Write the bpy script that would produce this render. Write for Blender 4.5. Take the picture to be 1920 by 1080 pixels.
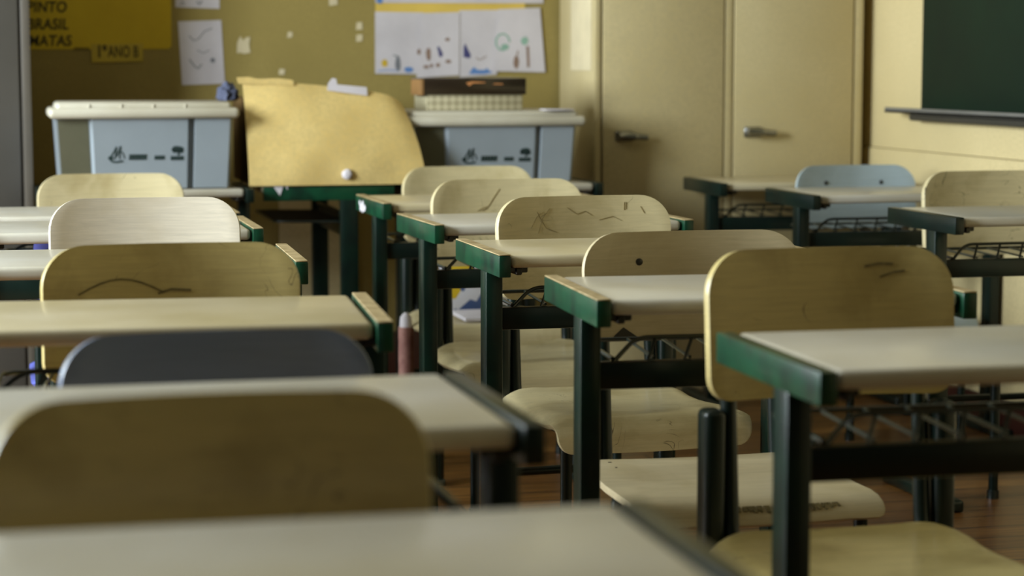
import bpy, bmesh, math, random
from mathutils import Vector, Matrix
random.seed(7)
for o in list(bpy.data.objects): bpy.data.objects.remove(o)
S = bpy.context.scene
COL = S.collection

# ------------------------------------------------------------------ camera
cd = bpy.data.cameras.new('camera'); cam = bpy.data.objects.new('camera', cd); COL.objects.link(cam)
cd.sensor_fit = 'HORIZONTAL'; cd.sensor_width = 36; cd.lens = 75.0
cd.clip_start = 0.05; cd.clip_end = 100
cam.location = (0, 0, 1.052)
cam.rotation_euler = (math.radians(90 - 5.96576), 0, math.radians(-13.69446))
cd.dof.use_dof = True; cd.dof.focus_distance = 4.15; cd.dof.aperture_fstop = 3.3; cd.dof.aperture_blades = 8
S.camera = cam

# ------------------------------------------------------------------ world, daylight, exposure
w = bpy.data.worlds.new('world'); S.world = w; w.use_nodes = True
bg = w.node_tree.nodes['Background']; bg.inputs[0].default_value = (0.75, 0.86, 1.0, 1); bg.inputs[1].default_value = 1.0
S.view_settings.view_transform = 'Standard'; S.view_settings.look = 'None'
S.view_settings.gamma = 1.0; S.view_settings.use_curve_mapping = False
S.view_settings.exposure = 0.24

XL, XR, YB, YF, ZC = -2.6, 2.80, -2.2, 6.95, 3.1     # room extents
WIN = [(3.1, 4.4), (5.1, 6.5)]                         # windows in the left wall (y ranges)
WZ0, WZ1 = 1.0, 2.7
def daylight(y0, y1, power):
    l = bpy.data.lights.new('window_daylight', 'AREA'); l.shape = 'RECTANGLE'
    l.size = (WZ1 - WZ0) * .96; l.size_y = (y1 - y0) * .96; l.energy = power; l.color = (0.88, 0.98, 1.03)
    o = bpy.data.objects.new('window_daylight', l); COL.objects.link(o)
    o.location = (XL - .10, (y0 + y1) / 2, (WZ0 + WZ1) / 2)
    o.rotation_euler = (0, math.radians(-90), 0)
daylight(*WIN[0], 290)
daylight(*WIN[1], 115)

# ------------------------------------------------------------------ materials
def lin(c):
    return tuple(((v/255)/12.92 if v/255 <= .04045 else ((v/255+.055)/1.055)**2.4) for v in c) + (1,)
def new_mat(name):
    m = bpy.data.materials.new(name); m.use_nodes = True
    nt = m.node_tree; b = nt.nodes['Principled BSDF']
    return m, nt, b
def ramp(nt, src, p0, p1, c0=(0,0,0,1), c1=(1,1,1,1)):
    r = nt.nodes.new('ShaderNodeValToRGB'); r.color_ramp.elements[0].position = p0; r.color_ramp.elements[1].position = p1
    r.color_ramp.elements[0].color = c0; r.color_ramp.elements[1].color = c1
    nt.links.new(src, r.inputs[0]); return r.outputs[0]
def noise(nt, scale, detail=4, dist=0.0, stretch=None, rough=.55):
    tc = nt.nodes.new('ShaderNodeTexCoord'); n = nt.nodes.new('ShaderNodeTexNoise')
    n.inputs['Scale'].default_value = scale; n.inputs['Detail'].default_value = detail; n.inputs['Distortion'].default_value = dist
    n.inputs['Roughness'].default_value = rough
    mp = nt.nodes.new('ShaderNodeMapping'); 
    if stretch: mp.inputs['Scale'].default_value = stretch
    oi = nt.nodes.new('ShaderNodeObjectInfo'); va = nt.nodes.new('ShaderNodeVectorMath'); va.operation = 'ADD'
    nt.links.new(tc.outputs['Object'], mp.inputs[0]); nt.links.new(mp.outputs[0], va.inputs[0])
    vm = nt.nodes.new('ShaderNodeVectorMath'); vm.operation = 'SCALE'; vm.inputs[0].default_value = (7.3, 3.1, 5.7)
    nt.links.new(oi.outputs['Random'], vm.inputs['Scale']); nt.links.new(vm.outputs[0], va.inputs[1])
    nt.links.new(va.outputs[0], n.inputs['Vector'])
    return n.outputs[0]
def mix(nt, fac, a, b, mode='MIX'):
    m = nt.nodes.new('ShaderNodeMix'); m.data_type = 'RGBA'; m.blend_type = mode
    if isinstance(fac, float): m.inputs[0].default_value = fac
    else: nt.links.new(fac, m.inputs[0])
    for s, i in ((a, 6), (b, 7)):
        if isinstance(s, tuple): m.inputs[i].default_value = s
        else: nt.links.new(s, m.inputs[i])
    return m.outputs[2]
def bump(nt, b, src, strength, dist=.002):
    bp = nt.nodes.new('ShaderNodeBump'); bp.inputs['Strength'].default_value = strength; bp.inputs['Distance'].default_value = dist
    nt.links.new(src, bp.inputs['Height']); nt.links.new(bp.outputs[0], b.inputs['Normal'])
def paint(name, c, c2=None, scale=9, rough=.5, spec=.5, coat=0.0, metal=0.0, b=.08, lo=.35, hi=.7, fine=None):
    m, nt, B = new_mat(name)
    c = lin(c); c2 = lin(c2) if c2 else tuple(v*.82 for v in c[:3]) + (1,)
    out = mix(nt, ramp(nt, noise(nt, scale, 6), lo, hi), c, c2)
    if fine:
        out = mix(nt, ramp(nt, noise(nt, fine, 2), .35, .75), out, tuple(v*.8 for v in c[:3]) + (1,))
    nt.links.new(out, B.inputs['Base Color'])
    B.inputs['Roughness'].default_value = rough; B.inputs['Metallic'].default_value = metal
    B.inputs['Specular IOR Level'].default_value = spec; B.inputs['Coat Weight'].default_value = coat; B.inputs['Coat Roughness'].default_value = .15
    if b: bump(nt, B, noise(nt, 60, 3), b)
    return m
def ply(name, c, dirt, rough=.38, coat=.25, scratch=True, grain=(1,6,22)):
    """varnished plywood: grain, worn dirty patches and fine dark scratches"""
    m, nt, B = new_mat(name)
    c = lin(c); d = lin(dirt)
    g = ramp(nt, noise(nt, 9, 5, .6, grain), .35, .72)
    base = mix(nt, g, c, tuple(v*.84 for v in c[:3]) + (1,))
    base = mix(nt, ramp(nt, noise(nt, 7, 6, .4), .48, .80), base, d)
    if scratch:
        n1 = noise(nt, 11, 2, 1.8)
        a = nt.nodes.new('ShaderNodeMath'); a.operation = 'SUBTRACT'; a.inputs[1].default_value = .5; nt.links.new(n1, a.inputs[0])
        ab = nt.nodes.new('ShaderNodeMath'); ab.operation = 'ABSOLUTE'; nt.links.new(a.outputs[0], ab.inputs[0])
        line = ramp(nt, ab.outputs[0], .002, .007, (1,1,1,1), (0,0,0,1))
        msk = ramp(nt, noise(nt, 13, 3), .56, .64)
        mu = nt.nodes.new('ShaderNodeMath'); mu.operation = 'MULTIPLY'
        nt.links.new(line, mu.inputs[0]); nt.links.new(msk, mu.inputs[1])
        base = mix(nt, mu.outputs[0], base, lin((70, 58, 36)))
    nt.links.new(base, B.inputs['Base Color'])
    B.inputs['Roughness'].default_value = rough; B.inputs['Coat Weight'].default_value = coat; B.inputs['Coat Roughness'].default_value = .18
    bump(nt, B, noise(nt, 24, 4, 0, grain), .06)
    return m
def wood_floor():
    m, nt, B = new_mat('wood_planks')
    tc = nt.nodes.new('ShaderNodeTexCoord'); br = nt.nodes.new('ShaderNodeTexBrick')
    br.inputs['Color1'].default_value = lin((168, 118, 56)); br.inputs['Color2'].default_value = lin((122, 82, 38)); br.inputs['Mortar'].default_value = lin((22, 13, 8))
    br.inputs['Scale'].default_value = 1; br.inputs['Mortar Size'].default_value = .004; br.inputs['Brick Width'].default_value = 1.7; br.inputs['Row Height'].default_value = .105
    br.offset = .37
    nt.links.new(tc.outputs['Object'], br.inputs['Vector'])
    g = ramp(nt, noise(nt, 6, 6, .5, (1, 14, 1)), .3, .75)
    c = mix(nt, g, br.outputs['Color'], lin((74, 42, 20)))
    nt.links.new(c, B.inputs['Base Color']); B.inputs['Roughness'].default_value = .36
    B.inputs['Coat Weight'].default_value = .3; B.inputs['Coat Roughness'].default_value = .2
    bump(nt, B, br.outputs['Fac'], -.3, .002)
    return m
M = {}
M['wall_mustard'] = paint('mustard_wall', (158, 140, 80), (143, 126, 68), 3, .8, .3, fine=160)
M['wall_cream'] = paint('cream_wall', (205, 187, 140), (190, 172, 124), 2, .65, .35, fine=120)
M['ceiling'] = paint('grey_ceiling', (150, 146, 134), None, 2, .9, .2)  # ceiling out of view, toned down to weaken the bounce light
M['wall_dark'] = paint('dark_green_wall', (52, 62, 50), None, 3, .7)  # unseen wall behind the camera, darkened to cut bounce light
M['floor'] = wood_floor()
M['baseboard'] = paint('dark_red_baseboard', (58, 26, 18), None, 6, .4)
M['cabinet'] = paint('cream_cabinet', (198, 182, 138), (184, 166, 116), 2.2, .5, .4, fine=140)
M['locker'] = paint('grey_locker', (78, 75, 70), (70, 67, 61), 3, .45, .5)
M['locker_edge'] = paint('beige_locker_edge', (86, 80, 70), None, 4, .5)
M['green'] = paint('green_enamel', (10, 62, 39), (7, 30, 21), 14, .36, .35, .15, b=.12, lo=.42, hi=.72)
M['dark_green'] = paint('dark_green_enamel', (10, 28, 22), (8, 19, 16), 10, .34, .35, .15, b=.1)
M['post'] = paint('shaded_post_enamel', (10, 36, 26), (8, 20, 17), 12, .34, .3, .12, b=.1)  # green enamel with the shade on the posts put into its colour
M['wire'] = paint('dark_wire', (20, 32, 28), None, 10, .28, .6, .3)
M['tan_cap'] = paint('bare_tan_wood', (176, 156, 116), (130, 110, 70), 30, .55)
M['laminate'] = paint('cream_laminate', (190, 185, 172), (176, 168, 148), 5, .3, .5, .2, b=.03)
M['laminate_tan'] = paint('tan_laminate', (190, 178, 148), (172, 158, 120), 5, .32, .5, .2, b=.03)
M['cream_ply'] = ply('cream_varnished_ply', (202, 188, 146), (150, 132, 84))
M['olive_ply'] = ply('olive_varnished_ply', (186, 168, 110), (136, 117, 64))  # yellower and darker than the cream ply
M['white_ply'] = ply('white_gloss_ply', (222, 212, 192), (205, 192, 165), .28, .5, False)
M['tan_ply'] = ply('tan_matt_ply', (186, 171, 136), (160, 143, 104), .45, .1, False)
M['blue_ply'] = ply('blue_ply', (112, 123, 146), (96, 106, 126), .35, .3, False)
M['bright_blue'] = ply('bright_blue_plastic', (96, 104, 190), (80, 88, 170), .35, .3, False)
M['greyblue_ply'] = ply('grey_blue_ply', (160, 174, 178), (140, 152, 152), .38, .25, False)
M['brown_edge'] = paint('brown_ply_edge', (140, 92, 58), None, 40, .5)
M['chrome'] = paint('chrome', (150, 150, 148), (110, 110, 108), 20, .22, .5, 0, 1.0, 0)
M['dark_metal'] = paint('dark_metal', (60, 58, 54), None, 20, .35, .5, 0, .8, 0)
M['bin'] = paint('translucent_blue_grey_plastic', (140, 148, 154), (128, 136, 141), 3, .35, .5, .1, b=0)
M['bin_dark'] = paint('see_through_olive_plastic', (88, 86, 68), (74, 72, 56), 4, .4, .4, 0, b=0)
M['bin_lid'] = paint('off_white_plastic_lid', (190, 184, 166), (174, 166, 144), 5, .38, .5, 0, b=0)
M['logo'] = paint('dark_print', (22, 44, 42), None, 20, .6, b=0)
M['kraft'] = paint('yellow_kraft_paper', (216, 190, 124), (200, 170, 100), 7, .75, .3, b=.25, fine=90)
M['cardboard'] = paint('brown_cardboard', (104, 80, 46), None, 6, .8, .2)
M['orange_card'] = paint('orange_card', (140, 102, 56), None, 8, .7)
M['paper'] = paint('white_paper', (206, 200, 204), (192, 186, 190), 6, .8, .2, b=.1)
M['paper_cream'] = paint('cream_paper', (214, 200, 164), None, 8, .8, .2)
M['poster'] = paint('yellow_poster_paper', (208, 180, 46), (192, 164, 38), 4, .7, .3)
M['yellow_card'] = paint('pale_yellow_card', (222, 190, 92), None, 5, .7, .3)
M['label'] = paint('yellow_label', (196, 172, 66), None, 6, .7, .3)
M['ink'] = paint('brown_black_ink', (66, 58, 22), None, 30, .8, b=0)
M['c_yellow'] = paint('yellow_crayon', (206, 172, 50), None, 40, .8, b=0)
M['c_blue'] = paint('blue_crayon', (92, 132, 190), None, 40, .8, b=0)
M['c_navy'] = paint('navy_crayon', (66, 66, 116), None, 40, .8, b=0)
M['c_green'] = paint('green_crayon', (142, 178, 160), None, 40, .8, b=0)
M['c_brown'] = paint('brown_crayon', (142, 116, 100), None, 40, .8, b=0)
M['c_grey'] = paint('grey_crayon', (120, 122, 128), None, 40, .8, b=0)
M['box_lid'] = paint('dark_brown_gloss_lid', (40, 30, 20), None, 12, .25, .6, .3, b=0)
M['orange_reflect'] = paint('lid_reflection', (190, 128, 76), None, 20, .4, b=0)  # orange reflection in the glossy lid, painted as flat streaks
M['blue_cloth'] = paint('blue_grey_cloth', (88, 92, 112), (60, 64, 80), 20, .9, .1)
M['chalkboard'] = paint('green_chalkboard', (13, 34, 21), (10, 26, 17), 3, .6, .2)
M['tray'] = paint('grey_metal_tray', (128, 128, 126), None, 10, .4, .5, 0, .4)
M['tray_under'] = paint('dark_tray_bracket', (52, 50, 44), None, 10, .5)
M['pink'] = paint('pink_paper', (160, 116, 104), (120, 74, 66), 30, .7)
M['magazine'] = None
M['window_frame'] = paint('white_window_frame', (210, 208, 200), None, 8, .5)

def pattern_box():
    m, nt, B = new_mat('woven_pattern_card')
    tc = nt.nodes.new('ShaderNodeTexCoord'); ck = nt.nodes.new('ShaderNodeTexChecker')
    mp = nt.nodes.new('ShaderNodeMapping'); mp.inputs['Rotation'].default_value = (0, math.radians(45), 0)
    nt.links.new(tc.outputs['Object'], mp.inputs[0]); nt.links.new(mp.outputs[0], ck.inputs[0])
    ck.inputs['Scale'].default_value = 62; ck.inputs[1].default_value = lin((182, 172, 140)); ck.inputs[2].default_value = lin((150, 141, 110))
    nt.links.new(ck.outputs[0], B.inputs['Base Color']); B.inputs['Roughness'].default_value = .7
    return m
M['woven'] = pattern_box()
def cover():
    m, nt, B = new_mat('printed_cover')
    v = nt.nodes.new('ShaderNodeTexVoronoi'); v.inputs['Scale'].default_value = 16
    tc = nt.nodes.new('ShaderNodeTexCoord'); nt.links.new(tc.outputs['Object'], v.inputs[0])
    r = nt.nodes.new('ShaderNodeValToRGB'); r.color_ramp.interpolation = 'CONSTANT'
    sx = nt.nodes.new('ShaderNodeSeparateColor'); nt.links.new(v.outputs['Color'], sx.inputs[0]); nt.links.new(sx.outputs[0], r.inputs[0])
    e = r.color_ramp.elements; e[0].color = lin((208, 206, 212)); e[1].color = lin((200, 168, 40)); e[1].position = .42
    for p, c in ((.6, (60, 82, 130)), (.75, (200, 200, 212)), (.9, (50, 66, 40))):
        k = e.new(p); k.color = lin(c)
    nt.links.new(r.outputs[0], B.inputs['Base Color']); B.inputs['Roughness'].default_value = .3
    return m
M['magazine'] = cover()

# ------------------------------------------------------------------ mesh helpers
def link(name, me, parent=None, mat=None):
    o = bpy.data.objects.new(name, me); COL.objects.link(o)
    if parent: o.parent = parent
    if mat and not me.materials: me.materials.append(mat)
    return o
def tag(o, label=None, cat=None, group=None, kind=None):
    if label: o['label'] = label
    if cat: o['category'] = cat
    if group: o['group'] = group
    if kind: o['kind'] = kind
    return o
def thing(name, loc, label, cat, group=None, rz=0.0, scale=(1,1,1)):
    o = bpy.data.objects.new(name, None); COL.objects.link(o); o.empty_display_size = .1
    o.location = loc; o.rotation_euler = (0, 0, rz); o.scale = scale
    return tag(o, label, cat, group)
def mesh_from(bm, name, smooth=True):
    me = bpy.data.meshes.new(name); bmesh.ops.recalc_face_normals(bm, faces=bm.faces); bm.to_mesh(me); bm.free()
    if smooth:
        for p in me.polygons: p.use_smooth = True
        me.set_sharp_from_angle(angle=math.radians(38))
    return me
def add_box(bm, lo, hi, bevel=.003, seg=2, top=None):
    r = bmesh.ops.create_cube(bm, size=1); vs = r['verts']
    for v in vs:
        v.co = Vector([lo[i] + (v.co[i] + .5) * (hi[i] - lo[i]) for i in range(3)])
    if bevel:
        es = list({e for v in vs for e in v.link_edges})
        bmesh.ops.bevel(bm, geom=es, offset=bevel, segments=seg, affect='EDGES', profile=.5)
def box(name, lo, hi, mat, parent=None, bevel=.003, seg=2):
    bm = bmesh.new(); add_box(bm, lo, hi, bevel, seg)
    return link(name, mesh_from(bm, name), parent, mat)
def add_tube(bm, pts, r, n=10, cap=True, closed=False):
    pts = [Vector(p) for p in pts]; rings = []
    up = None
    for i, p in enumerate(pts):
        a = pts[i-1] if i else (pts[-1] if closed else pts[0]); b = pts[i+1] if i < len(pts)-1 else (pts[0] if closed else pts[-1])
        t = (b - a).normalized()
        if up is None:
            up = Vector((0,0,1)) if abs(t.z) < .9 else Vector((1,0,0))
        s = t.cross(up).normalized(); up = s.cross(t).normalized()
        rr = r if not isinstance(r, (list, tuple)) else r[i]
        rings.append([bm.verts.new(p + (s*math.cos(k*2*math.pi/n) + up*math.sin(k*2*math.pi/n))*rr) for k in range(n)])
    for i in range(len(rings) - (0 if closed else 1)):
        A, B = rings[i], rings[(i+1) % len(rings)]
        for k in range(n):
            bm.faces.new((A[k], A[(k+1) % n], B[(k+1) % n], B[k]))
    if cap and not closed:
        bm.faces.new(rings[0]); bm.faces.new(rings[-1])
def bend(pts, rad, n=6):
    """round the inner corners of a polyline"""
    pts = [Vector(p) for p in pts]; out = [pts[0]]
    for i in range(1, len(pts)-1):
        a, b, c = pts[i-1], pts[i], pts[i+1]
        u = (a-b).normalized(); v = (c-b).normalized(); ang = u.angle(v); d = min(rad/math.tan(ang/2), .48*(a-b).length, .48*(c-b).length)
        p0, p1 = b+u*d, b+v*d
        for k in range(n+1):
            t = k/n; out.append(p0*(1-t)**2 + b*2*t*(1-t) + p1*t*t)
    out.append(pts[-1]); return out
def tube(name, pts, r, mat, parent=None, n=10):
    bm = bmesh.new(); add_tube(bm, pts, r, n); return link(name, mesh_from(bm, name), parent, mat)
def sheet_bm(P, t, bev=.003):
    """P[i][j] grid of points; solid sheet with thickness t along the averaged normals, edges rounded"""
    ni, nj = len(P), len(P[0]); bm = bmesh.new()
    N = [[None]*nj for _ in range(ni)]
    for i in range(ni):
        for j in range(nj):
            a = P[min(i+1, ni-1)][j] - P[max(i-1, 0)][j]; b = P[i][min(j+1, nj-1)] - P[i][max(j-1, 0)]
            c = a.cross(b); N[i][j] = c.normalized() if c.length > 1e-12 else Vector((0,0,1))
    A = [[bm.verts.new(P[i][j]) for j in range(nj)] for i in range(ni)]
    B = [[bm.verts.new(P[i][j] - N[i][j]*t) for j in range(nj)] for i in range(ni)]
    for i in range(ni-1):
        for j in range(nj-1):
            bm.faces.new((A[i][j], A[i+1][j], A[i+1][j+1], A[i][j+1])); bm.faces.new((B[i][j], B[i][j+1], B[i+1][j+1], B[i+1][j]))
    loop = [(i, 0) for i in range(ni)] + [(ni-1, j) for j in range(1, nj)] + [(i, nj-1) for i in range(ni-2, -1, -1)] + [(0, j) for j in range(nj-2, 0, -1)]
    rim = []
    for k in range(len(loop)):
        (i, j), (a, b) = loop[k], loop[(k+1) % len(loop)]
        rim.append(bm.faces.new((A[i][j], B[i][j], B[a][b], A[a][b])))
    bm.normal_update()
    if bev:
        es = {e for f in rim for e in f.edges if len(e.link_faces) == 2 and sum(g in rim for g in e.link_faces) == 1}
        bmesh.ops.bevel(bm, geom=list(es), offset=bev, segments=3, affect='EDGES', profile=.5, clamp_overlap=True)
    return bm
def flat_poly(bm, pts, t=.0006, axis_y=0.0):
    """thin plate in the xz plane, its face towards -y"""
    f = [bm.verts.new((x, axis_y - t, z)) for x, z in pts]; g = [bm.verts.new((x, axis_y, z)) for x, z in pts]
    n = len(pts); bm.faces.new(f); bm.faces.new(list(reversed(g)))
    for k in range(n): bm.faces.new((f[k], g[k], g[(k+1) % n], f[(k+1) % n]))
def blob(cx, cz, rx, rz, n=14, jit=.12):
    return [(cx + rx*math.cos(2*math.pi*k/n)*(1+random.uniform(-jit, jit)), cz + rz*math.sin(2*math.pi*k/n)*(1+random.uniform(-jit, jit))) for k in range(n)]
def stroke(pts, wd):
    """ribbon along a polyline in xz"""
    L, R = [], []
    for i, p in enumerate(pts):
        a = pts[max(i-1, 0)]; b = pts[min(i+1, len(pts)-1)]
        d = Vector((b[0]-a[0], b[1]-a[1])).normalized(); n = Vector((-d.y, d.x))*wd/2
        L.append((p[0]+n.x, p[1]+n.y)); R.append((p[0]-n.x, p[1]-n.y))
    return L + R[::-1]
def text(name, s, size, loc, mat, parent, bold=.0, shear=0.0, t=.0006, sx=1.0):
    cu = bpy.data.curves.new('t', 'FONT'); cu.body = s; cu.size = size; cu.extrude = t; cu.offset = bold; cu.shear = shear; cu.space_character = 1.05
    tmp = bpy.data.objects.new('t', cu); COL.objects.link(tmp)
    me = bpy.data.meshes.new_from_object(tmp.evaluated_get(bpy.context.evaluated_depsgraph_get()))
    bpy.data.objects.remove(tmp); me.materials.clear()
    me.transform(Matrix.Diagonal((sx, 1, 1, 1))); me.transform(Matrix.Rotation(math.radians(90), 4, 'X'))
    o = link(name, me, parent, mat); o.location = loc; return o

# ------------------------------------------------------------------ the room
def structure(name, lo, hi, mat, bevel=0):
    return tag(box(name, lo, hi, mat, None, bevel), kind='structure')
structure('floor', (XL-.2, YB-.2, -.1), (XR+.2, YF+.2, 0), M['floor'])
structure('ceiling', (XL-.2, YB-.2, ZC), (XR+.2, YF+.2, ZC+.1), M['ceiling'])
structure('wall_back', (XL-.2, YF, 0), (XR+.2, YF+.15, ZC), M['wall_mustard'])
structure('wall_front', (XL-.2, YB-.15, 0), (XR+.2, YB, ZC), M['wall_dark'])
# right wall: a shallow ledge line runs along it, thicker below
bm = bmesh.new()
add_box(bm, (XR, YB, .787), (XR+.15, YF, ZC), 0); add_box(bm, (XR-.006, YB, 0), (XR+.15, YF, .785), .003, 2)
tag(link('wall_right', mesh_from(bm, 'wall_right', False), None, M['wall_cream']), kind='structure')
bm = bmesh.new()      # left wall with two window openings
add_box(bm, (XL-.15, YB, 0), (XL, YF, WZ0), 0); add_box(bm, (XL-.15, YB, WZ1), (XL, YF, ZC), 0)
ys = [YB] + [v for p in WIN for v in p] + [YF]
for k in range(0, len(ys), 2): add_box(bm, (XL-.15, ys[k], WZ0), (XL, ys[k+1], WZ1), 0)
tag(link('wall_left', mesh_from(bm, 'wall_left', False), None, M['wall_cream']), kind='structure')
for n, (a, b) in enumerate(WIN):
    bm = bmesh.new(); d = .04
    add_box(bm, (XL-.06, a, WZ0), (XL-.02, a+d, WZ1), .004); add_box(bm, (XL-.06, b-d, WZ0), (XL-.02, b, WZ1), .004)
    add_box(bm, (XL-.06, a+d, WZ0), (XL-.02, b-d, WZ0+d), .004); add_box(bm, (XL-.06, a+d, WZ1-d), (XL-.02, b-d, WZ1), .004)
    add_box(bm, (XL-.055, (a+b)/2-.015, WZ0+d), (XL-.025, (a+b)/2+.015, WZ1-d), .003)
    tag(link('window_%d' % (n+1), mesh_from(bm, 'window'), None, M['window_frame']), kind='structure')
structure('baseboard_back', (XL, YF-.018, 0), (XR, YF, .17), M['baseboard'], .003)
structure('baseboard_right', (XR-.022, YB, 0), (XR-.006, YF-.018, .10), M['baseboard'], .003)

# ------------------------------------------------------------------ school desk
DW, DL, DH = .61, .385, .70         # outer width, side bar length, height
CACHE = {}
def cached(key, fn, mat):
    k = (key, mat.name)
    if k not in CACHE:
        me = fn(); me.materials.append(mat); CACHE[k] = me
    return CACHE[k]
def desktop_me():
    bm = bmesh.new(); add_box(bm, (-.278, -.180, DH-.026), (.278, .190, DH-.002), .009, 4); return mesh_from(bm, 'tabletop')
def bar_me():
    bm = bmesh.new(); add_box(bm, (-.0115, -DL/2, DH-.042), (.0115, DL/2, DH-.0012), .0022, 2); return mesh_from(bm, 'side_bar')
def cap_me():
    bm = bmesh.new(); add_box(bm, (-.0112, -DL/2+.001, DH-.0012), (.0112, DL/2-.001, DH+.0012), .0008, 1); return mesh_from(bm, 'bar_cap')
def post_me():
    bm = bmesh.new(); add_box(bm, (-.0165, -.085, .028), (.0165, -.033, DH-.040), .0035, 2); return mesh_from(bm, 'leg')
def foot_me():
    bm = bmesh.new(); add_box(bm, (-.018, -.20, .0), (.018, .20, .030), .008, 3); return mesh_from(bm, 'foot')
def beam_me():
    bm = bmesh.new(); add_box(bm, (-.272, -.076, .545), (.272, -.050, .588), .003, 2); return mesh_from(bm, 'crossbar')
def bracket_me():
    bm = bmesh.new(); add_box(bm, (-.03, -.165, DH-.036), (.012, -.145, DH-.024), .002, 1); add_box(bm, (-.012, -.17, DH-.040), (-.0, .17, DH-.026), .002, 1); return mesh_from(bm, 'bracket')
def rack_me():
    bm = bmesh.new(); r = .0038
    hoop = bend([(-.248, -.058, .584), (-.205, -.040, .622), (.205, -.040, .622), (.248, -.058, .584)], .055, 8)
    add_tube(bm, hoop, r, 8)
    for k in range(7):
        x = -.18 + .06*k; add_tube(bm, [(x-.010, -.058, .586), (x+.008, -.040, .622)], .003, 6)
    side = bend([(-.246, -.055, .591), (-.246, .155, .594), (.246, .155, .594), (.246, -.055, .591)], .04, 6)
    add_tube(bm, side, r, 8)
    for k in range(7):
        x = -.18 + .06*k; add_tube(bm, [(x, -.055, .591), (x+.01, .155, .594)], .0028, 6)
    return mesh_from(bm, 'book_rack')
def school_desk(x, y, rot, label, top='laminate', bar='green', cap=True, decal=False, z=1.0):
    """rot in degrees clockwise seen from above; the pupil sits on the far (+y) side"""
    r = thing('school_desk', (x, y, 0), label, 'desk', 'school desks', -math.radians(rot), (1, 1, z))
    link('tabletop', cached('top', desktop_me, M[top]), r)
    for s in (-1, 1):
        b = link('side_bar', cached('bar', bar_me, M[bar]), r); b.location.x = s*(DW/2-.0115)
        if cap:
            c = link('bar_cap', cached('cap', cap_me, M['tan_cap']), b); c['label'] = 'worn bare wood top of the side bar'
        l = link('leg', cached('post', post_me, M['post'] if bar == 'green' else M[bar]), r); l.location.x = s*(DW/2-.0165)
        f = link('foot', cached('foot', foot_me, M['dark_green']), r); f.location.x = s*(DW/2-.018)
        k = link('bracket', cached('brk', bracket_me, M['dark_metal']), r); k.location.x = s*.255; k.scale.x = -s
        if decal and s < 0:
            bm = bmesh.new()
            for cy, cz, q in ((.118, .670, .013), (.092, .681, .011), (.066, .671, .011), (.092, .665, .010), (.136, .682, .008)):
                p = [(-.0122, cy + 1.25*q*math.cos(a*.6283)*random.uniform(.8, 1.2), cz + q*.8*math.sin(a*.6283)*random.uniform(.8, 1.2)) for a in range(10)]
                vs = [bm.verts.new(v) for v in p]; ws = [bm.verts.new((v[0]+.0008, v[1], v[2])) for v in p]
                bm.faces.new(vs); bm.faces.new(ws[::-1])
                for a in range(10): bm.faces.new((vs[a], ws[a], ws[(a+1) % 10], vs[(a+1) % 10]))
            d = link('sticker', mesh_from(bm, 'sticker', False), b, M['paper']); d['label'] = 'white blotchy sticker'
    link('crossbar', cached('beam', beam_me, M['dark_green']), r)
    link('book_rack', cached('rack', rack_me, M['wire']), r)
    return r

# ------------------------------------------------------------------ school chair (faces -y, backrest at local y = 0)
CW = .385
def backrest_me(flat=False):
    zt, zb, rt, rb, hw = .767, (.578 if flat else .552), .064, .035, CW/2
    zs = [zt - rt*(1-math.cos(a*math.pi/2/9)) for a in range(10)] + [zt-rt-(k+1)*(zt-rt-zb-rb)/6 for k in range(6)] + [zb + rb*(1-math.sin(a*math.pi/2/6)) for a in range(1, 7)]
    P = []
    for zz in zs:
        d = zt - zz; e = zz - zb; q = hw
        if d < rt: q = hw - rt + math.sqrt(max(rt*rt-(rt-d)**2, 0))
        elif e < rb: q = hw - rb + math.sqrt(max(rb*rb-(rb-e)**2, 0))
        row = []
        for k in range(17):
            u = -1 + k/8; x = u*q
            y = .012 - .030*(x/hw)**2 - .020*(1-(zz-.575)/.192)
            row.append(Vector((x, y, zz)))
        P.append(row)
    return mesh_from(sheet_bm(P, .008 if flat else .013, .0022 if flat else .0045), 'backrest')
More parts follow.
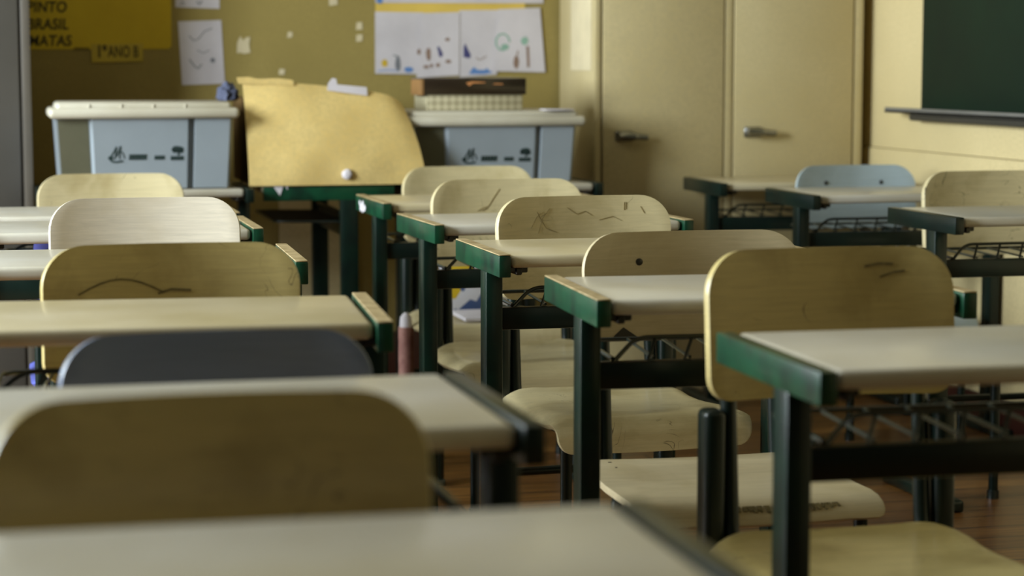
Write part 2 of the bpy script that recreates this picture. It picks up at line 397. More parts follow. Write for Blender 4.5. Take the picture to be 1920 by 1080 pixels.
def seat_me(flat=False):
    def me():
        hw = .201; US = [-1, -.98, -.95, -.91, -.86, -.8, -.6, -.4, -.2, 0, .2, .4, .6, .8, .86, .91, .95, .98, 1]
        # s from back (y=-.045) to front waterfall
        if not flat:
            key = [(-.045, .3520), (-.075, .3450), (-.13, .3390), (-.20, .3380), (-.27, .3410), (-.34, .3460), (-.385, .3480), (-.408, .3475), (-.421, .3430), (-.430, .3340), (-.434, .3230), (-.4365, .3060), (-.438, .2900)]
        else:
            key = [(-.045, .358), (-.075, .3578), (-.105, .357), (-.130, .351), (-.155, .3445), (-.19, .342), (-.26, .3415), (-.325, .3425), (-.352, .340), (-.370, .334), (-.380, .325), (-.384, .317)]
        P = []; n = len(key)
        r = .022 if flat else .045
        dist = [0]
        for k in range(1, n): dist.append(dist[-1] + math.dist(key[k], key[k-1]))
        L = dist[-1]
        rows = sorted(set([r*(1-math.cos(a*math.pi/2/6)) for a in range(7)] + [d for d in dist if r < d < L-r*.7] + [L - r*.7*(1-math.cos(a*math.pi/2/6)) for a in range(7)]))
        for s in rows:
            k = max(i for i in range(n) if dist[i] <= s+1e-9); k = min(k, n-2); t = (s-dist[k])/(dist[k+1]-dist[k])
            y = key[k][0]*(1-t)+key[k+1][0]*t; z = key[k][1]*(1-t)+key[k+1][1]*t
            q = hw
            if s < r: q = hw - r + math.sqrt(max(r*r-(r-s)**2, 0))
            e = L - s; rf = r*.7
            if e < rf: q = hw - rf + math.sqrt(max(rf*rf-(rf-e)**2, 0))
            P.append([Vector((u*q, y, z - (.016 if not flat else .0)*max(0, (abs(u)-.80)/.20)**2.2*min(1, max(0, (L-s-.02)/.07)) + .004*min(abs(u), .8)**2)) for u in US])
        P = [row[::-1] for row in P]
        bm = sheet_bm(P, .012, .004)
        return mesh_from(bm, 'seat')
    return me
def front_leg_me():
    bm = bmesh.new(); add_tube(bm, [(0, -.405, .012), (0, -.405, .330)], .0115, 12); return mesh_from(bm, 'leg')
def cap_foot_me():
    bm = bmesh.new(); add_tube(bm, [(0, -.405, 0), (0, -.405, .020)], .0145, 12); return mesh_from(bm, 'foot_cap')
def rear_leg_me():
    bm = bmesh.new(); add_box(bm, (-.0165, -.036, .012), (.0165, .010, .540), .011, 4); return mesh_from(bm, 'leg')
def rear_cap_me():
    bm = bmesh.new(); add_box(bm, (-.019, -.039, 0), (.019, .013, .020), .006, 2); return mesh_from(bm, 'foot_cap')
def frame_me(flat=False):
    bm = bmesh.new()
    add_tube(bm, bend([(0, -.355 if flat else -.405, .326 if flat else .323), (0, -.02, .323), (0, .012, .64), (0, .020, .70)], .055, 8), .0125, 12); return mesh_from(bm, 'side_tube')
def stretcher_me():
    bm = bmesh.new(); add_box(bm, (-.17, -.255, .314), (.17, -.235, .337), .003, 1); return mesh_from(bm, 'seat_rail')
def rail_me():
    bm = bmesh.new(); add_tube(bm, [(-.168, -.013, .18), (.168, -.013, .18)], .0095, 10); return mesh_from(bm, 'stretcher')
def rivet_me():
    bm = bmesh.new(); bmesh.ops.create_uvsphere(bm, u_segments=12, v_segments=8, radius=.0065); bmesh.ops.scale(bm, vec=(1, .5, 1), verts=bm.verts); return mesh_from(bm, 'bolt')
def rivet_up_me():
    bm = bmesh.new(); bmesh.ops.create_uvsphere(bm, u_segments=12, v_segments=8, radius=.0065); bmesh.ops.scale(bm, vec=(1, 1, .5), verts=bm.verts); return mesh_from(bm, 'bolt')
def school_chair(x, y, label, mat='cream_ply', seat=None, wid=CW, top=.767, rot=0, flat=False, bolts=None, metal='dark_green', dep=1.0):
    r = thing('school_chair', (x, y, 0), label, 'chair', 'school chairs', -math.radians(rot), (wid/CW, dep, top/.767))
    b = link('backrest', cached('backflat' if bolts else 'back', lambda: backrest_me(bool(bolts)), M[mat]), r)
    s = link('seat', cached('seatflat' if flat else 'seat', seat_me(flat), M[seat or mat]), r)
    for q in (-1, 1):
        l = link('leg', cached('fleg', front_leg_me, M[metal]), r); l.location.x = q*.172
        if flat: l.location.y = .05
        c = link('foot_cap', cached('fcap', cap_foot_me, M['wire']), l)
        l = link('leg', cached('rleg', rear_leg_me, M[metal]), r); l.location.x = q*.183
        c = link('foot_cap', cached('rcap', rear_cap_me, M['wire']), l)
        t = link('side_tube', cached('frameflat' if flat else 'frame', lambda: frame_me(flat), M[metal]), r); t.location.x = q*.152
    link('seat_rail', cached('srail', stretcher_me, M[metal]), r)
    link('stretcher', cached('rail', rail_me, M[metal]), r)
    if bolts:
        for bx, bz in bolts:
            k = link('bolt', cached('bolt', rivet_me, M['dark_metal']), b); k.location = (bx, .012-.030*(bx/(CW/2))**2-.020*(1-(bz-.575)/.192)-.0005, bz)
        if flat:
            for q in (-1, 1):
                for by, bz in ((-.072, .3668), (-.108, .3648)):
                    k = link('bolt', cached('boltup', rivet_up_me, M['chrome']), s); k.location = (q*.160, by, bz+.003)
    return r

# centre column (left bar x, near y), desks numbered from the camera
school_desk(1.232, 2.474, 1.1, 'nearest right hand school desk, thick dark green side bar at its left end', 'laminate', cap=False)
school_desk(1.193, 3.248, 2.7, 'desk in front of the tan bolted chair, bare wood on its green side bar', 'laminate')
school_desk(1.217, 4.036, 0.0, 'desk in front of the scratched cream chair, bright green side bar in mid picture', 'laminate_tan')
school_desk(1.245, 4.812, -2.0, 'school desk with green side bar just behind the scratched cream chair', 'laminate')
school_desk(1.272, 5.570, -0.8, 'farthest desk of the middle column, white blotch on its green side bar', 'laminate_tan', decal=True)
# left column
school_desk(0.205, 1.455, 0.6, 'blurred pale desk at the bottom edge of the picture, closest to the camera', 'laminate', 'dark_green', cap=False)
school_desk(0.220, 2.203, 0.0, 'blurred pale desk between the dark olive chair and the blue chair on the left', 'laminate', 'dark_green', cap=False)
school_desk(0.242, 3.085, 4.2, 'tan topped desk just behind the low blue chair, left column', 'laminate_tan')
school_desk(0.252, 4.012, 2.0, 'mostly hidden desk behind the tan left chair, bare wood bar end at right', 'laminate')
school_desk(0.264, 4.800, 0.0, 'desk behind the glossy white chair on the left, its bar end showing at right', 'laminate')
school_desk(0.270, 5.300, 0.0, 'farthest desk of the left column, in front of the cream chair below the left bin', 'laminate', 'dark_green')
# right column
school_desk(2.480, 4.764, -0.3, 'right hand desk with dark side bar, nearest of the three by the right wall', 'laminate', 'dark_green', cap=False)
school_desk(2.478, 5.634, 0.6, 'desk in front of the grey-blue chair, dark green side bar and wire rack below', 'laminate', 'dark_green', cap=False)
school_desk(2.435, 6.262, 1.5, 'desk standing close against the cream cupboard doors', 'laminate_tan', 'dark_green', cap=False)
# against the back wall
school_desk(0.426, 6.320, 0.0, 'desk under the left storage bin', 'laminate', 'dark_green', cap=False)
d = school_desk(0.958, 6.490, 0.0, 'desk turned sideways under the big yellow paper sheet, long green bar facing the room', 'laminate_tan', 'green', cap=False)
d.rotation_euler.z = math.radians(90)
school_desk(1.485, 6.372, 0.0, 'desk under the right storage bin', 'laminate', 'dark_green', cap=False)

BOLT = [(-.090, .714), (.090, .714)]
# middle column chairs
school_chair(1.200, 2.950, 'olive yellow chair tucked behind the nearest right hand desk, large dirty backrest', 'olive_ply', wid=.385, top=.783)
school_chair(1.190, 3.560, 'tan chair with a bolt in its backrest and a dark triangle notch below', 'tan_ply', 'tan_ply', wid=.400, top=.762, flat=True, bolts=BOLT)
school_chair(1.232, 4.420, 'cream chair with a scratched and carved backrest, sharpest in the picture', 'cream_ply', wid=.392, top=.772, rot=-4)
school_chair(1.252, 5.200, 'cream chair directly behind the carved one, one long dark scratch across its backrest', 'cream_ply', wid=.386, top=.768)
school_chair(1.318, 5.950, 'farthest chair of the middle column, in front of the right storage bin', 'cream_ply', wid=.378, top=.765)
# left column chairs
school_chair(.180, 1.840, 'large blurred dark olive chair at the lower left, closest to the camera', 'olive_ply', wid=.376, top=.768)
school_chair(.262, 2.600, 'low blue chair in the left column, blurred', 'blue_ply', wid=.376, top=.728)
school_chair(.272, 3.400, 'tan chair in the left column with a smudge arc on its backrest', 'olive_ply', wid=.400, top=.771)
school_chair(.304, 4.450, 'glossy white chair in the left column with a bluish sheen', 'white_ply', wid=.384, top=.780)
school_chair(.312, 5.882, 'cream chair right below the left storage bin', 'cream_ply', wid=.386, top=.759)
school_chair(.262, 5.028, 'small bright blue chair half hidden behind the glossy white chair', 'bright_blue', wid=.340, top=.690, rot=180, dep=.87)
# right column chairs
school_chair(2.500, 5.950, 'grey-blue chair with two bolts in its backrest, in front of the cupboard', 'greyblue_ply', wid=.378, top=.755, bolts=BOLT)
school_chair(2.530, 5.110, 'cream chair at the right edge of the picture below the chalkboard', 'cream_ply', wid=.392, top=.778)
chairs = [o for o in COL.objects if o.name.startswith('school_chair')]
def child(root, name): return [c for c in root.children if c.name.split('.')[0] == name]

# marks on particular backrests: dark notch below the tan chair, scuffs, one long scratch, printed scribble on a seat edge
def on_back(root, polys, name, mat, label):
    b = child(root, 'backrest')[0]; bm = bmesh.new()
    for p in polys:
        def y(x, z): return .012 - .030*(x/(CW/2))**2 - .020*(1-(z-.575)/.192)
        f = [bm.verts.new((x, y(x, z)-.0012, z)) for x, z in p]; g = [bm.verts.new((x, y(x, z)+.0006, z)) for x, z in p]
        n = len(p)
        bm.faces.new(f); bm.faces.new(g[::-1])
        for k in range(n): bm.faces.new((f[k], g[k], g[(k+1) % n], f[(k+1) % n]))
    o = link(name, mesh_from(bm, name, False), b, mat); o['label'] = label; return o
M['scuff'] = paint('dark_scuff', (136, 121, 82), (160, 144, 100), 90, .7, b=0)
M['scuff_dark'] = paint('darker_scuff', (92, 80, 46), (120, 106, 64), 90, .7, b=0)
M['notch'] = paint('dark_stain', (44, 40, 28), None, 20, .7, b=0)
on_back(chairs[1], [[(-.145, .582), (-.095, .582), (-.122, .601)]], 'stain', M['notch'], 'dark triangular stain')
on_back(chairs[0], [stroke([(.062, .738), (.085, .742), (.105, .741)], .004), stroke([(.085, .722), (.105, .729), (.122, .731)], .003)], 'scuff_marks', M['scuff_dark'], 'dark scuff marks')
sc = [stroke([(.095, .735), (.096, .752)], .0012), stroke([(.099, .737), (.0995, .752)], .0010), stroke([(.13, .742), (.138, .728)], .0012),
      stroke([(-.115, .70), (-.10, .725), (-.085, .735)], .0007), stroke([(-.098, .69), (-.088, .72), (-.07, .742)], .0007), stroke([(-.10, .735), (-.08, .70), (-.055, .69)], .0008),
      stroke([(-.03, .742), (-.01, .728), (.01, .734), (.025, .724)], .0007), stroke([(.04, .715), (.07, .722), (.09, .712)], .0007)]
on_back(chairs[2], sc, 'scratches', M['scuff'], 'carved scratches')
on_back(chairs[3], [stroke([(-.06, .688), (-.045, .70), (-.03, .722), (-.015, .742)], .0018), [(-.075, .688), (-.05, .692), (-.045, .70), (-.06, .697)]], 'scratches', M['scuff'], 'long dark scratch')
on_back(chairs[7], [stroke([(-.140 + .016*k, .690 + .022*math.sin(math.pi*k/8)) for k in range(9)], .0028), stroke([(-.02, .688), (.0, .694), (.03, .692)], .004)], 'scuff_marks', M['scuff_dark'], 'arc shaped smudge')
# scribbled writing along the front edge of the tan seat, in two runs
for x0, x1 in ((-.100, .010), (.040, .125)):
    bm = bmesh.new(); x = x0
    while x < x1:
        wd = random.uniform(.003, .008); h0 = random.uniform(-.0006, .0012); lean = random.uniform(-.002, .004); q = random.uniform(.55, 1.0)
        ya, yb = -.371, -.371 - .013*q; za, zb = .3475, .3475 - .0082*q
        f = [(x, ya, za), (x+wd, ya, za), (x+wd*.9+lean, yb, zb), (x+lean, yb, zb)]
        v = [bm.verts.new((p[0], p[1]-.0010, p[2]+.0014)) for p in f]; u = [bm.verts.new((p[0], p[1]+.001, p[2]-.001)) for p in f]
        bm.faces.new(v); bm.faces.new(u[::-1])
        for k in range(4): bm.faces.new((v[k], u[k], u[(k+1) % 4], v[(k+1) % 4]))
        x += wd + random.uniform(-.001, .003)
    o = link('scribble', mesh_from(bm, 'scribble', False), child(chairs[1], 'seat')[0], M['scuff_dark']); o['label'] = 'dark scribbled writing along the front edge'

# ------------------------------------------------------------------ cupboard on the right
C0 = thing('cupboard', (2.305, 6.72, 0), 'tall cream two-door cupboard with chrome handles beside the right wall', 'cupboard')
def cb(name, lo, hi, mat, par=None, bev=.003):
    o = C0.location; return box(name, (lo[0]-o.x, lo[1]-o.y, lo[2]), (hi[0]-o.x, hi[1]-o.y, hi[2]), mat, par or C0, bev)
cb('carcass', (1.852, 6.518, 0), (2.758, 6.93, 2.2), M['cabinet'])
cb('stile', (1.852, 6.500, .06), (1.873, 6.518, 2.2), M['cabinet'], None, .004)
cb('stile', (2.284, 6.500, .06), (2.312, 6.518, 2.2), M['cabinet'], None, .004)
cb('stile', (2.727, 6.500, .06), (2.758, 6.518, 2.2), M['cabinet'], None, .004)
da = cb('door', (1.879, 6.497, .07), (2.280, 6.5175, 2.18), M['cabinet'])
db = cb('door', (2.316, 6.497, .07), (2.722, 6.5175, 2.18), M['cabinet'])
def handle(px, pz, par, tilt):
    bm = bmesh.new()
    add_box(bm, (px-.026, 6.486, pz-.017), (px+.03, 6.498, pz+.017), .004, 3)
    add_tube(bm, [(px, 6.490, pz), (px, 6.465, pz)], .014, 14)
    pts = bend([(px-.022, 6.465, pz+.002), (px+.03, 6.462, pz), (px+.072, 6.470, pz-.004)], .03, 5)
    add_tube(bm, pts, [.0145 - .005*k/(len(pts)-1) for k in range(len(pts))], 12)
    o = C0.location
    for v in bm.verts: v.co -= Vector((o.x, o.y, 0))
    h = link('handle', mesh_from(bm, 'handle'), par, M['chrome']); h['label'] = 'chrome lever handle'
handle(1.945, .828, da, 0); handle(2.375, .838, db, 0)
ps = tag(box('paper_sheet', (1.8495, 6.535, 1.035), (1.8515, 6.775, 1.34), M['paper_cream'], None, 0), 'pale cream paper stuck on the left side of the cupboard', 'paper')

# ------------------------------------------------------------------ grey locker at the left edge
L0 = thing('metal_locker', (-.34, 6.63, 0), 'tall grey metal locker cut off by the left edge of the picture', 'locker')
def lb(name, lo, hi, mat, par=None, bev=.003):
    o = L0.location; return box(name, (lo[0]-o.x, lo[1]-o.y, lo[2]), (hi[0]-o.x, hi[1]-o.y, hi[2]), mat, par or L0, bev)
lb('body', (-.80, 6.418, 0), (.117, 6.85, 2.0), M['locker_edge'])
d1 = lb('door', (-.355, 6.400, .06), (.083, 6.4175, 1.97), M['locker'])
d2 = lb('door', (-.795, 6.400, .06), (-.361, 6.4175, 1.97), M['locker'])
lb('stile', (.090, 6.402, .03), (.117, 6.4178, 2.0), M['locker_edge'], None, .003)
for dd, hx in ((d1, -.30), (d2, -.42)):
    lb('handle', (hx-.01, 6.38, .95), (hx+.01, 6.400, 1.07), M['chrome'], dd, .004)

# ------------------------------------------------------------------ chalkboard on the right wall
K = thing('chalkboard', (XR, 5.2, 0), 'green chalkboard on the right wall with grey chalk tray below', 'chalkboard')
def kb(name, lo, hi, mat, par=None, bev=.002):
    o = K.location; return box(name, (lo[0]-o.x, lo[1]-o.y, lo[2]), (hi[0]-o.x, hi[1]-o.y, hi[2]), mat, par or K, bev)
kb('board', (XR-.012, 3.3, .914), (XR-.001, 6.115, 2.05), M['chalkboard'], None, .001)
bm = bmesh.new()
for lo, hi in (((-.070, -1.85, .904), (-.001, 1.06, .913)), ((-.070, -1.85, .904), (-.064, 1.06, .921))): add_box(bm, lo, hi, .002, 2)
link('chalk_tray', mesh_from(bm, 'chalk_tray'), K, M['tray'])
bm = bmesh.new()
add_box(bm, (-.047, -1.8, .881), (-.001, .93, .904), .008, 3)
link('tray_bracket', mesh_from(bm, 'tray_bracket'), K, M['tray_under'])

# ------------------------------------------------------------------ storage bins
def storage_bin(x, y, z, label, W=.50, H=.19, D=.34, lidw=.55, ribs=True, mz=.40):
    """x,y = middle of the front foot edge"""
    r = thing('storage_bin', (x, y+D/2, z), label, 'storage bin', 'storage bins')
    h = W/2; bm = bmesh.new(); f = -D/2
    out = [(-h, f+.015), (-h+.095, f+.015), (-h+.103, f), (h-.128, f), (h-.124, f+.020), (h-.110, f+.020), (h-.106, f), (h-.008, f), (h, f+.008), (h, -f), (-h, -f)]
    rings = []
    for zz, s in ((0, .955), (H*.5, .978), (H, 1.0)):
        rings.append([bm.verts.new((px*s, py*s - (1-s)*.0, zz)) for px, py in out])
    n = len(out)
    for a in range(2):
        for k in range(n): bm.faces.new((rings[a][k], rings[a][(k+1) % n], rings[a+1][(k+1) % n], rings[a+1][k]))
    bm.faces.new(rings[0]); bm.faces.new(rings[-1])
    link('body', mesh_from(bm, 'body'), r, M['bin'])
    bm = bmesh.new(); a = lidw/2; e = D/2+.022
    add_box(bm, (-a, -e, H), (a, e, H+.030), .012, 3)
    link_l = None
    add_box(bm, (-a+.02, -e+.02, H+.018), (a-.02, e-.02, H+.046), .012, 3)
    for k in range(4 if ribs else 0): add_box(bm, (-a+.11+k*.09, -e+.016, H+.028), (-a+.1135+k*.09, -e+.05, H+.0405), .001, 1)
    link('lid', mesh_from(bm, 'lid'), r, M['bin_lid'])
    bm = bmesh.new(); q0, q1 = -h+.006, -h+.092
    vs = [bm.verts.new((px*k, (f+.015)*k - e_, zz)) for zz, k in ((H*.06, .958), (H*.985, .9993)) for px, e_ in ((q0, .0008), (q1, .0008), (q1, -.0008), (q0, -.0008))]
    for fc in ((0, 1, 5, 4), (1, 2, 6, 5), (2, 3, 7, 6), (3, 0, 4, 7), (3, 2, 1, 0), (4, 5, 6, 7)): bm.faces.new([vs[i] for i in fc])
    link('corner_panel', mesh_from(bm, 'corner_panel', False), r, M['bin_dark'])['label'] = 'darker recessed corner panel'
    # printed marks on the front: flame-like sketch, two word blocks, a tree over a word
    def mark(polys, nm):
        bm = bmesh.new()
        for p in polys: flat_poly(bm, p, .0008, 0)
        for v in bm.verts:
            sc = .955 + .045*v.co.z/H; v.co.y += f*sc - .0004; v.co.x += .017
        o = link('printed_mark', mesh_from(bm, 'printed_mark', False), r, M['logo']); o['label'] = nm
    b0 = H*mz
    mk = [stroke([(-.118, b0+.005), (-.109, b0-.003), (-.098, b0-.004), (-.080, b0-.001)], .0055),
          stroke([(-.114, b0+.012), (-.104, b0+.028), (-.098, b0+.040)], .004), stroke([(-.104, b0+.004), (-.100, b0+.022), (-.098, b0+.040)], .0035),
          stroke([(-.098, b0+.012), (-.091, b0+.030), (-.086, b0+.042)], .004), stroke([(-.090, b0+.004), (-.088, b0+.024), (-.086, b0+.042)], .0035),
          stroke([(-.084, b0+.026), (-.078, b0+.016), (-.076, b0+.006)], .003), blob(-.115, b0+.008, .007, .006)]
    mark(mk, 'dark pointed sketch printed on the bin')
    mark([[(-.064+k*.0085, b0+.002), (-.064+k*.0085+.0072, b0+.002), (-.064+k*.0085+.0090, b0+.018), (-.064+k*.0085+.0018, b0+.018)] for k in range(6)], 'blurred word printed on the bin')
    mark([[(.008+k*.0075, b0+.002), (.0145+k*.0075, b0+.002), (.0150+k*.0075, b0+.014), (.0085+k*.0075, b0+.014)] for k in range(4)], 'short blurred word printed on the bin')
    mark([blob(.074, b0+.032, .017, .009), blob(.066, b0+.027, .008, .006), blob(.083, b0+.026, .008, .006), stroke([(.077, b0+.028), (.0765, b0+.014)], .006)] +
         [[(.054+k*.0095, b0), (.0625+k*.0095, b0), (.0625+k*.0095, b0+.012), (.054+k*.0095, b0+.012)] for k in range(4)], 'tree over a word printed on the bin')
    return r
storage_bin(.4265, 6.165, DH+.001, 'blue-grey storage bin with off-white lid at the left, blue-grey scrap on its lid', H=.200, lidw=.535)
storage_bin(1.480, 6.275, DH+.001, 'blue-grey storage bin beside the cupboard, a patterned box on its lid', H=.168, lidw=.555, ribs=False, mz=.36)
# crumpled blue-grey cloth on the left bin's lid
bm = bmesh.new(); bmesh.ops.create_icosphere(bm, subdivisions=4, radius=1)
from mathutils import noise as mnoise
for v in bm.verts:
    n = mnoise.noise(v.co*2.3)*.30 + mnoise.noise(v.co*6)*.12; v.co *= 1+n
    v.co = Vector((v.co.x*.030, v.co.y*.05, max(v.co.z, -.55)*.034))
o = link('cloth_scrap', mesh_from(bm, 'cloth_scrap'), None, M['blue_cloth']); zmin = min(v.co.z for v in o.data.vertices)
o.location = (.682, 6.35, DH+.001+.200+.046 - zmin)
tag(o, 'crumpled blue-grey scrap of cloth on the left bin lid', 'cloth')
# patterned shoe box with a dark lid on the right bin
z0 = DH+.001+.168+.046
B = thing('shoe_box', (1.425, 6.42, z0), 'light patterned box with a dark brown lid on the right storage bin', 'box')
box('base', (-.148, -.10, 0), (.148, .10, .060), M['woven'], B, .002)
bm = bmesh.new(); add_box(bm, (-.158, -.108, .048), (.158, .108, .098), .003, 2)
link('lid', mesh_from(bm, 'lid'), B, M['box_lid'])['label'] = 'dark brown glossy lid'
bm = bmesh.new(); add_box(bm, (-.168, -.108, .046), (-.1585, .05, .094), .001, 1)
link('flap', mesh_from(bm, 'flap'), B, M['orange_card'])['label'] = 'orange card flap'
bm = bmesh.new()
for p in ([(-.03, .084), (-.02, .074), (-.008, .082), (.03, .083), (.03, .086), (-.01, .088)], [(.052, .079), (.085, .078), (.085, .081), (.06, .082)]): flat_poly(bm, p, .0006, -.108)
link('lid_reflection', mesh_from(bm, 'lid_reflection', False), B, M['orange_reflect'])['label'] = 'orange reflection streaks painted on the lid'
tag(box('paper_slip', (1.63, 6.26, z0+.0005), (1.72, 6.34, z0+.004), M['paper'], None, .001), 'white paper slip on the right end of the right bin lid', 'paper')

# ------------------------------------------------------------------ big yellow paper sheet with the box that holds it up
X0 = thing('cardboard_box', (.945, 6.50, DH+.001), 'brown cardboard box behind the yellow paper sheet', 'box')
box('body', (-.21, -.20, 0), (.21, .20, .25), M['cardboard'], X0, .003)
for s in (-1, 1):
    bm = bmesh.new(); add_box(bm, (-.208, s*.1-.098, .2505), (.208, s*.1+.098, .254), .001, 1); link('flap', mesh_from(bm, 'flap'), X0, M['cardboard'])
P = []
nu, nv = 24, 18
for i in range(nv+1):
    v = i/nv; row = []
    for j in range(nu+1):
        u = j/nu
        zt = .300 - .002*u - .045*u*u - (.02*max(0, (u-.88)/.12)**2)
        xl = .722 + .012*v*0 - .004*v; xr = 1.243 - .006*v - .046*v**1.8
        x = xl + (xr-xl)*u; z = DH+.0035 + zt*v
        y = 6.176 + .105*v**1.8 - .016*math.sin(math.pi*u)*math.sin(math.pi*v) + .004*math.sin(9*u+3*v)*v + .003*math.sin(17*u)*(1-v)*math.sin(math.pi*min(1, v*3))
        row.append(Vector((x, y, z)))
    P.append(row)
PS = thing('paper_sheet', (.98, 6.18, DH), 'big curled yellow kraft paper sheet standing on the sideways desk', 'paper')
def loc(me):
    me.transform(Matrix.Translation((-.98, -6.18, -DH))); return me
link('sheet', loc(mesh_from(sheet_bm([r[::-1] for r in P][::-1], .0012, 0), 'sheet')), PS, M['kraft'])
bm = bmesh.new(); flat_poly(bm, [(.705, .998), (.868, .992), (.866, 1.008), (.82, 1.014), (.76, 1.012), (.735, 1.018), (.70, 1.016)], .0015, 6.270)
link('tape_strip', loc(mesh_from(bm, 'tape', False)), PS, M['kraft'])['label'] = 'pale torn strip'
bm = bmesh.new()
flat_poly(bm, [(.965, .978), (1.085, .962), (1.083, .987), (.995, .995), (.992, 1.012), (.980, 1.014), (.968, .998)], .0015, 6.262)
link('tape_strip', loc(mesh_from(bm, 'tape', False)), PS, M['paper'])['label'] = 'white torn strip'
bm = bmesh.new(); bmesh.ops.create_icosphere(bm, subdivisions=3, radius=1)
for v in bm.verts: v.co = v.co*(1+.18*mnoise.noise(v.co*1.7)); v.co = Vector((1.008+v.co.x*.016, 6.166+v.co.y*.012, .735+v.co.z*.015))
link('knob', loc(mesh_from(bm, 'knob')), PS, M['paper'])['label'] = 'small white lump pressed on the sheet'
bm = bmesh.new()
flat_poly(bm, [(.792, .702), (.822, .702), (.812, .674)], .0012, 6.184); flat_poly(bm, [(.828, .702), (.836, .702), (.834, .690)], .0012, 6.184)
link('torn_corner', loc(mesh_from(bm, 'torn', False)), PS, M['paper'])['label'] = 'white torn corner hanging below'
tag(box('lit_wall_patch', (.905, 6.905, .17), (1.13, 6.925, .62), M['wall_cream'], None, .003), 'cream panel standing in for a window-lit patch of lower wall below the yellow sheet', 'board')  # patch of window light on the lower wall, made as a pale panel

# ------------------------------------------------------------------ things on the back wall
yw = YF
def sheet(name, pts, mat, t=.0012, off=0.0, parent=None):
    bm = bmesh.new(); cx = sum(p[0] for p in pts)/len(pts); cz = sum(p[1] for p in pts)/len(pts)
    flat_poly(bm, [(x-cx, z-cz) for x, z in pts], t, 0)
    o = link(name, mesh_from(bm, name, False), parent, mat); o.location = (cx, yw-.0004-off, cz); return o
def sub(par, name, polys, mat, label=None, off=.0016):
    bm = bmesh.new(); c = par.location
    for p in polys: flat_poly(bm, [(x-c.x, z-c.z) for x, z in p], .0004, -off)
    o = link(name, mesh_from(bm, name, False), par, mat)
    if label: o['label'] = label
    return o
po = sheet('poster', [(-.12, 1.100), (.560, 1.103), (.569, 1.112), (.572, 1.62), (-.12, 1.62)], M['poster'], off=.001)
tag(po, 'yellow poster with handwritten lines at the upper left of the back wall', 'poster')
for s, z, x in (('PINTO', 1.219, .118), ('BRASIL', 1.165, .118), ('MATAS', 1.113, .122)):
    text('lettering', s, .047, (x-po.location.x, -.0018, z-po.location.z), M['ink'], po, .0012, .12, sx=.86)
sub(po, 'lettering', [stroke([(.262+k*.012, 1.100), (.268+k*.012, 1.108), (.272+k*.012, 1.100)], .004) for k in range(4)], M['ink'])
lb_ = sheet('paper_label', [(.316, 1.060), (.478, 1.064), (.479, 1.121), (.317, 1.118)], M['label'], off=.003)
tag(lb_, 'small yellow label reading 1 ANO B below the yellow poster', 'label')
text('lettering', '1º', .052, (.332-lb_.location.x, -.0018, 1.078-lb_.location.z), M['ink'], lb_, .002, sx=.7)
text('lettering', 'ANO B', .050, (.368-lb_.location.x, -.0018, 1.078-lb_.location.z), M['ink'], lb_, .0006, sx=.60)
a = sheet('drawing', [(.583, 1.236), (.724, 1.232), (.728, 1.44), (.583, 1.44)], M['paper'], off=.001)
tag(a, 'white drawing cut by the top picture edge, beside the yellow poster', 'drawing', 'drawings on the wall')
sub(a, 'sketch', [stroke([(.600, 1.243), (.606, 1.256), (.612, 1.243)], .004), stroke([(.652, 1.256), (.660, 1.245), (.668, 1.258)], .005)], M['c_grey'])
a = sheet('drawing', [(.601, .988), (.738, .992), (.729, 1.196), (.591, 1.191)], M['paper'], off=.001)
tag(a, 'white sheet with faint pencil scrawl hanging above the left bin', 'drawing', 'drawings on the wall')
sub(a, 'sketch', [stroke([(.625, 1.145), (.640, 1.130), (.655, 1.135), (.675, 1.160), (.700, 1.170)], .003), stroke([(.625, 1.070), (.640, 1.050), (.652, 1.040), (.665, 1.055)], .004), blob(.700, 1.067, .008, .008), stroke([(.650, 1.10), (.670, 1.09), (.690, 1.10)], .0025)], M['c_grey'])
ya = sheet('card', [(1.233, 1.200), (1.737, 1.200), (1.738, 1.30), (1.233, 1.30)], M['yellow_card'], off=.0005)
tag(ya, 'yellow paper strip behind the top of the row of drawings', 'card')
a = sheet('drawing', [(1.232, 1.255), (1.800, 1.257), (1.800, 1.45), (1.232, 1.45)], M['paper'], off=.003)
tag(a, 'wide white sheet at the top picture edge, blue spot at its corner', 'drawing', 'drawings on the wall')
sub(a, 'sketch', [blob(1.246, 1.262, .011, .010)], M['c_blue'], 'blue spot')
a = sheet('drawing', [(1.230, 1.024), (1.372, 1.022), (1.392, 1.224), (1.231, 1.226)], M['paper'], off=.003)
tag(a, 'leftmost of the four children\'s drawings, a yellow spot near its lower corner', 'drawing', 'drawings on the wall')
sub(a, 'sketch', [blob(1.262, 1.058, .0105, .0125)], M['c_yellow'], 'yellow spot')
sub(a, 'sketch', [blob(1.306, 1.055, .009, .024), stroke([(1.290, 1.085), (1.310, 1.078)], .004)], M['c_grey'], 'grey figure')
sub(a, 'sketch', [blob(1.342, 1.037, .016, .009)], M['c_blue'], 'blue patch')
sub(a, 'sketch', [stroke([(1.24, 1.033), (1.27, 1.036), (1.31, 1.034)], .003)], M['c_blue'], 'thin blue ground line')
a = sheet('drawing', [(1.368, 1.010), (1.430, 1.014), (1.512, 1.018), (1.514, 1.226), (1.385, 1.222)], M['paper'], off=.0055)
tag(a, 'second children\'s drawing from the left, small brown and navy figures', 'drawing', 'drawings on the wall')
sub(a, 'sketch', [blob(1.408, 1.088, .008, .022), blob(1.376, 1.095, .006, .010), blob(1.472, 1.136, .008, .006), blob(1.474, 1.064, .010, .006), blob(1.44, 1.052, .007, .007), blob(1.400, 1.046, .010, .006), blob(1.418, 1.05, .006, .006)], M['c_brown'], 'brown figures')
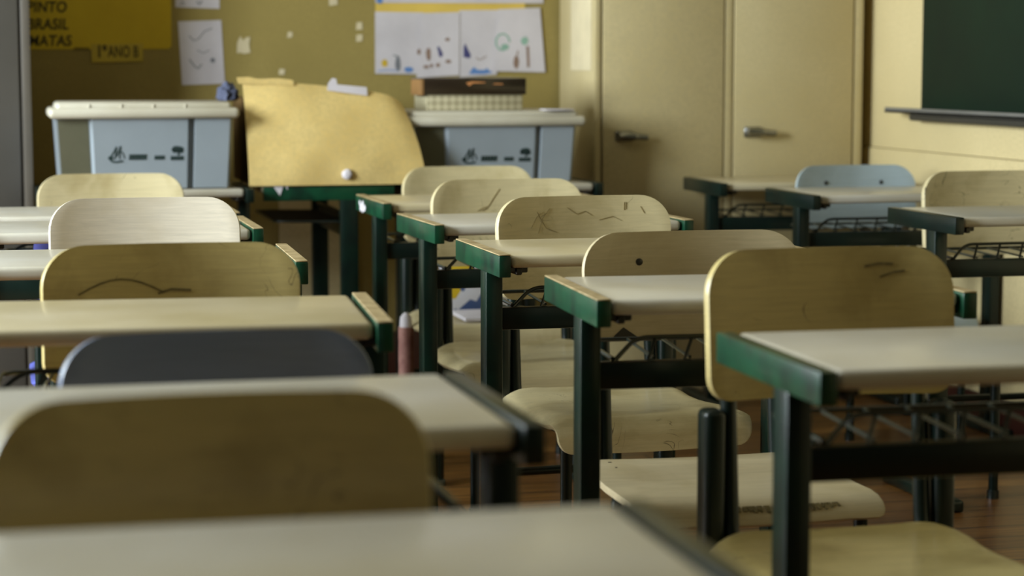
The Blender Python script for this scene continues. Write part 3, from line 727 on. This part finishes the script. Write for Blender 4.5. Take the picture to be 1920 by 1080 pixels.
sub(a, 'sketch', [[(1.437, 1.112), (1.444, 1.113), (1.452, 1.098), (1.457, 1.088), (1.452, 1.078), (1.444, 1.080), (1.442, 1.092)]], M['c_navy'], 'navy figure')
a = sheet('drawing', [(1.514, 1.012), (1.640, 1.020), (1.664, 1.234), (1.513, 1.232)], M['paper'], off=.003)
tag(a, 'third children\'s drawing from the left, navy triangle above blue water', 'drawing', 'drawings on the wall')
sub(a, 'sketch', [[(1.527, 1.078), (1.548, 1.074), (1.552, 1.084), (1.532, 1.124), (1.527, 1.110)]], M['c_navy'], 'navy triangle')
sub(a, 'sketch', [[(1.545, 1.022), (1.60, 1.022), (1.628, 1.028), (1.612, 1.035), (1.606, 1.044), (1.60, 1.036), (1.575, 1.036), (1.562, 1.046), (1.553, 1.036)]], M['c_blue'], 'blue water')
sub(a, 'sketch', [stroke([(1.57, 1.078), (1.58, 1.068), (1.592, 1.074), (1.605, 1.082)], .003)], M['c_brown'])
a = sheet('drawing', [(1.628, 1.032), (1.806, 1.028), (1.788, 1.242), (1.645, 1.236)], M['paper'], off=.0055)
tag(a, 'rightmost of the four children\'s drawings, pale green tree tops', 'drawing', 'drawings on the wall')
sub(a, 'sketch', [stroke([(1.66+.024*math.cos(t*.7), 1.128+.028*math.sin(t*.7)) for t in range(8)], .006), blob(1.668, 1.112, .014, .010), blob(1.735, 1.132, .012, .014)], M['c_green'], 'pale green tree tops')
sub(a, 'sketch', [blob(1.706, 1.062, .010, .022), stroke([(1.745, 1.115), (1.748, 1.045)], .009), stroke([(1.708, 1.08), (1.712, 1.10)], .004)], M['c_brown'], 'brown trunks')
for n, (pts, lab) in enumerate((
    ([(.778, 1.090), (.792, 1.092), (.800, 1.088), (.822, 1.092), (.818, 1.118), (.822, 1.143), (.806, 1.140), (.800, 1.130), (.790, 1.145), (.780, 1.125)], 'largest torn white paper scrap on the mustard wall, right of the scrawled sheet'),
    ([(.941, 1.140), (.958, 1.142), (.960, 1.158), (.945, 1.160)], 'tiny white paper scrap alone in the middle of the mustard wall'),
    ([(1.080, 1.244), (1.108, 1.248), (1.106, 1.275), (1.080, 1.275)], 'white paper scrap at the top edge of the mustard wall'),
    ([(1.168, 1.166), (1.190, 1.168), (1.188, 1.192), (1.170, 1.190)], 'upper of two white scraps left of the drawings'),
    ([(1.168, 1.128), (1.188, 1.130), (1.190, 1.152), (1.169, 1.150)], 'lower of two white scraps left of the drawings'),
    ([(.912, 1.022), (.930, 1.020), (.934, 1.038), (.916, 1.040)], 'small pale scrap on the wall just above the yellow sheet'))):
    tag(sheet('paper_scrap', pts, M['paper_cream'], off=.0008), lab, 'paper scrap', 'paper scraps on the wall')

# ------------------------------------------------------------------ loose things on and under the far chair
tag(box('notebook', (1.235, 5.60, .3605), (1.42, 5.80, .3710), M['paper'], None, .002), 'white notebook lying flat on the farthest middle chair seat', 'notebook')
mg = box('magazine', (-.10, -.003, 0), (.10, .003, .24), M['magazine'], None, .0005)
mg.location = (1.325, 5.862, .3625); mg.rotation_euler = (math.radians(-14), 0, math.radians(3))
tag(mg, 'magazine with a yellow, blue and white cover leaning on the farthest middle chair', 'magazine')
PR = thing('paper_roll', (1.097, 5.735, 0), 'pink paper roll with a white end standing behind a dark green desk leg', 'paper roll')
bm = bmesh.new(); add_tube(bm, [(0, 0, 0), (0, 0, .335)], .021, 18); link('roll', mesh_from(bm, 'roll'), PR, M['pink'])
bm = bmesh.new(); add_tube(bm, [(0, 0, .335), (0, 0, .362), (0, 0, .374)], [.018, .016, .006], 16); link('cap', mesh_from(bm, 'cap'), PR, M['paper'])
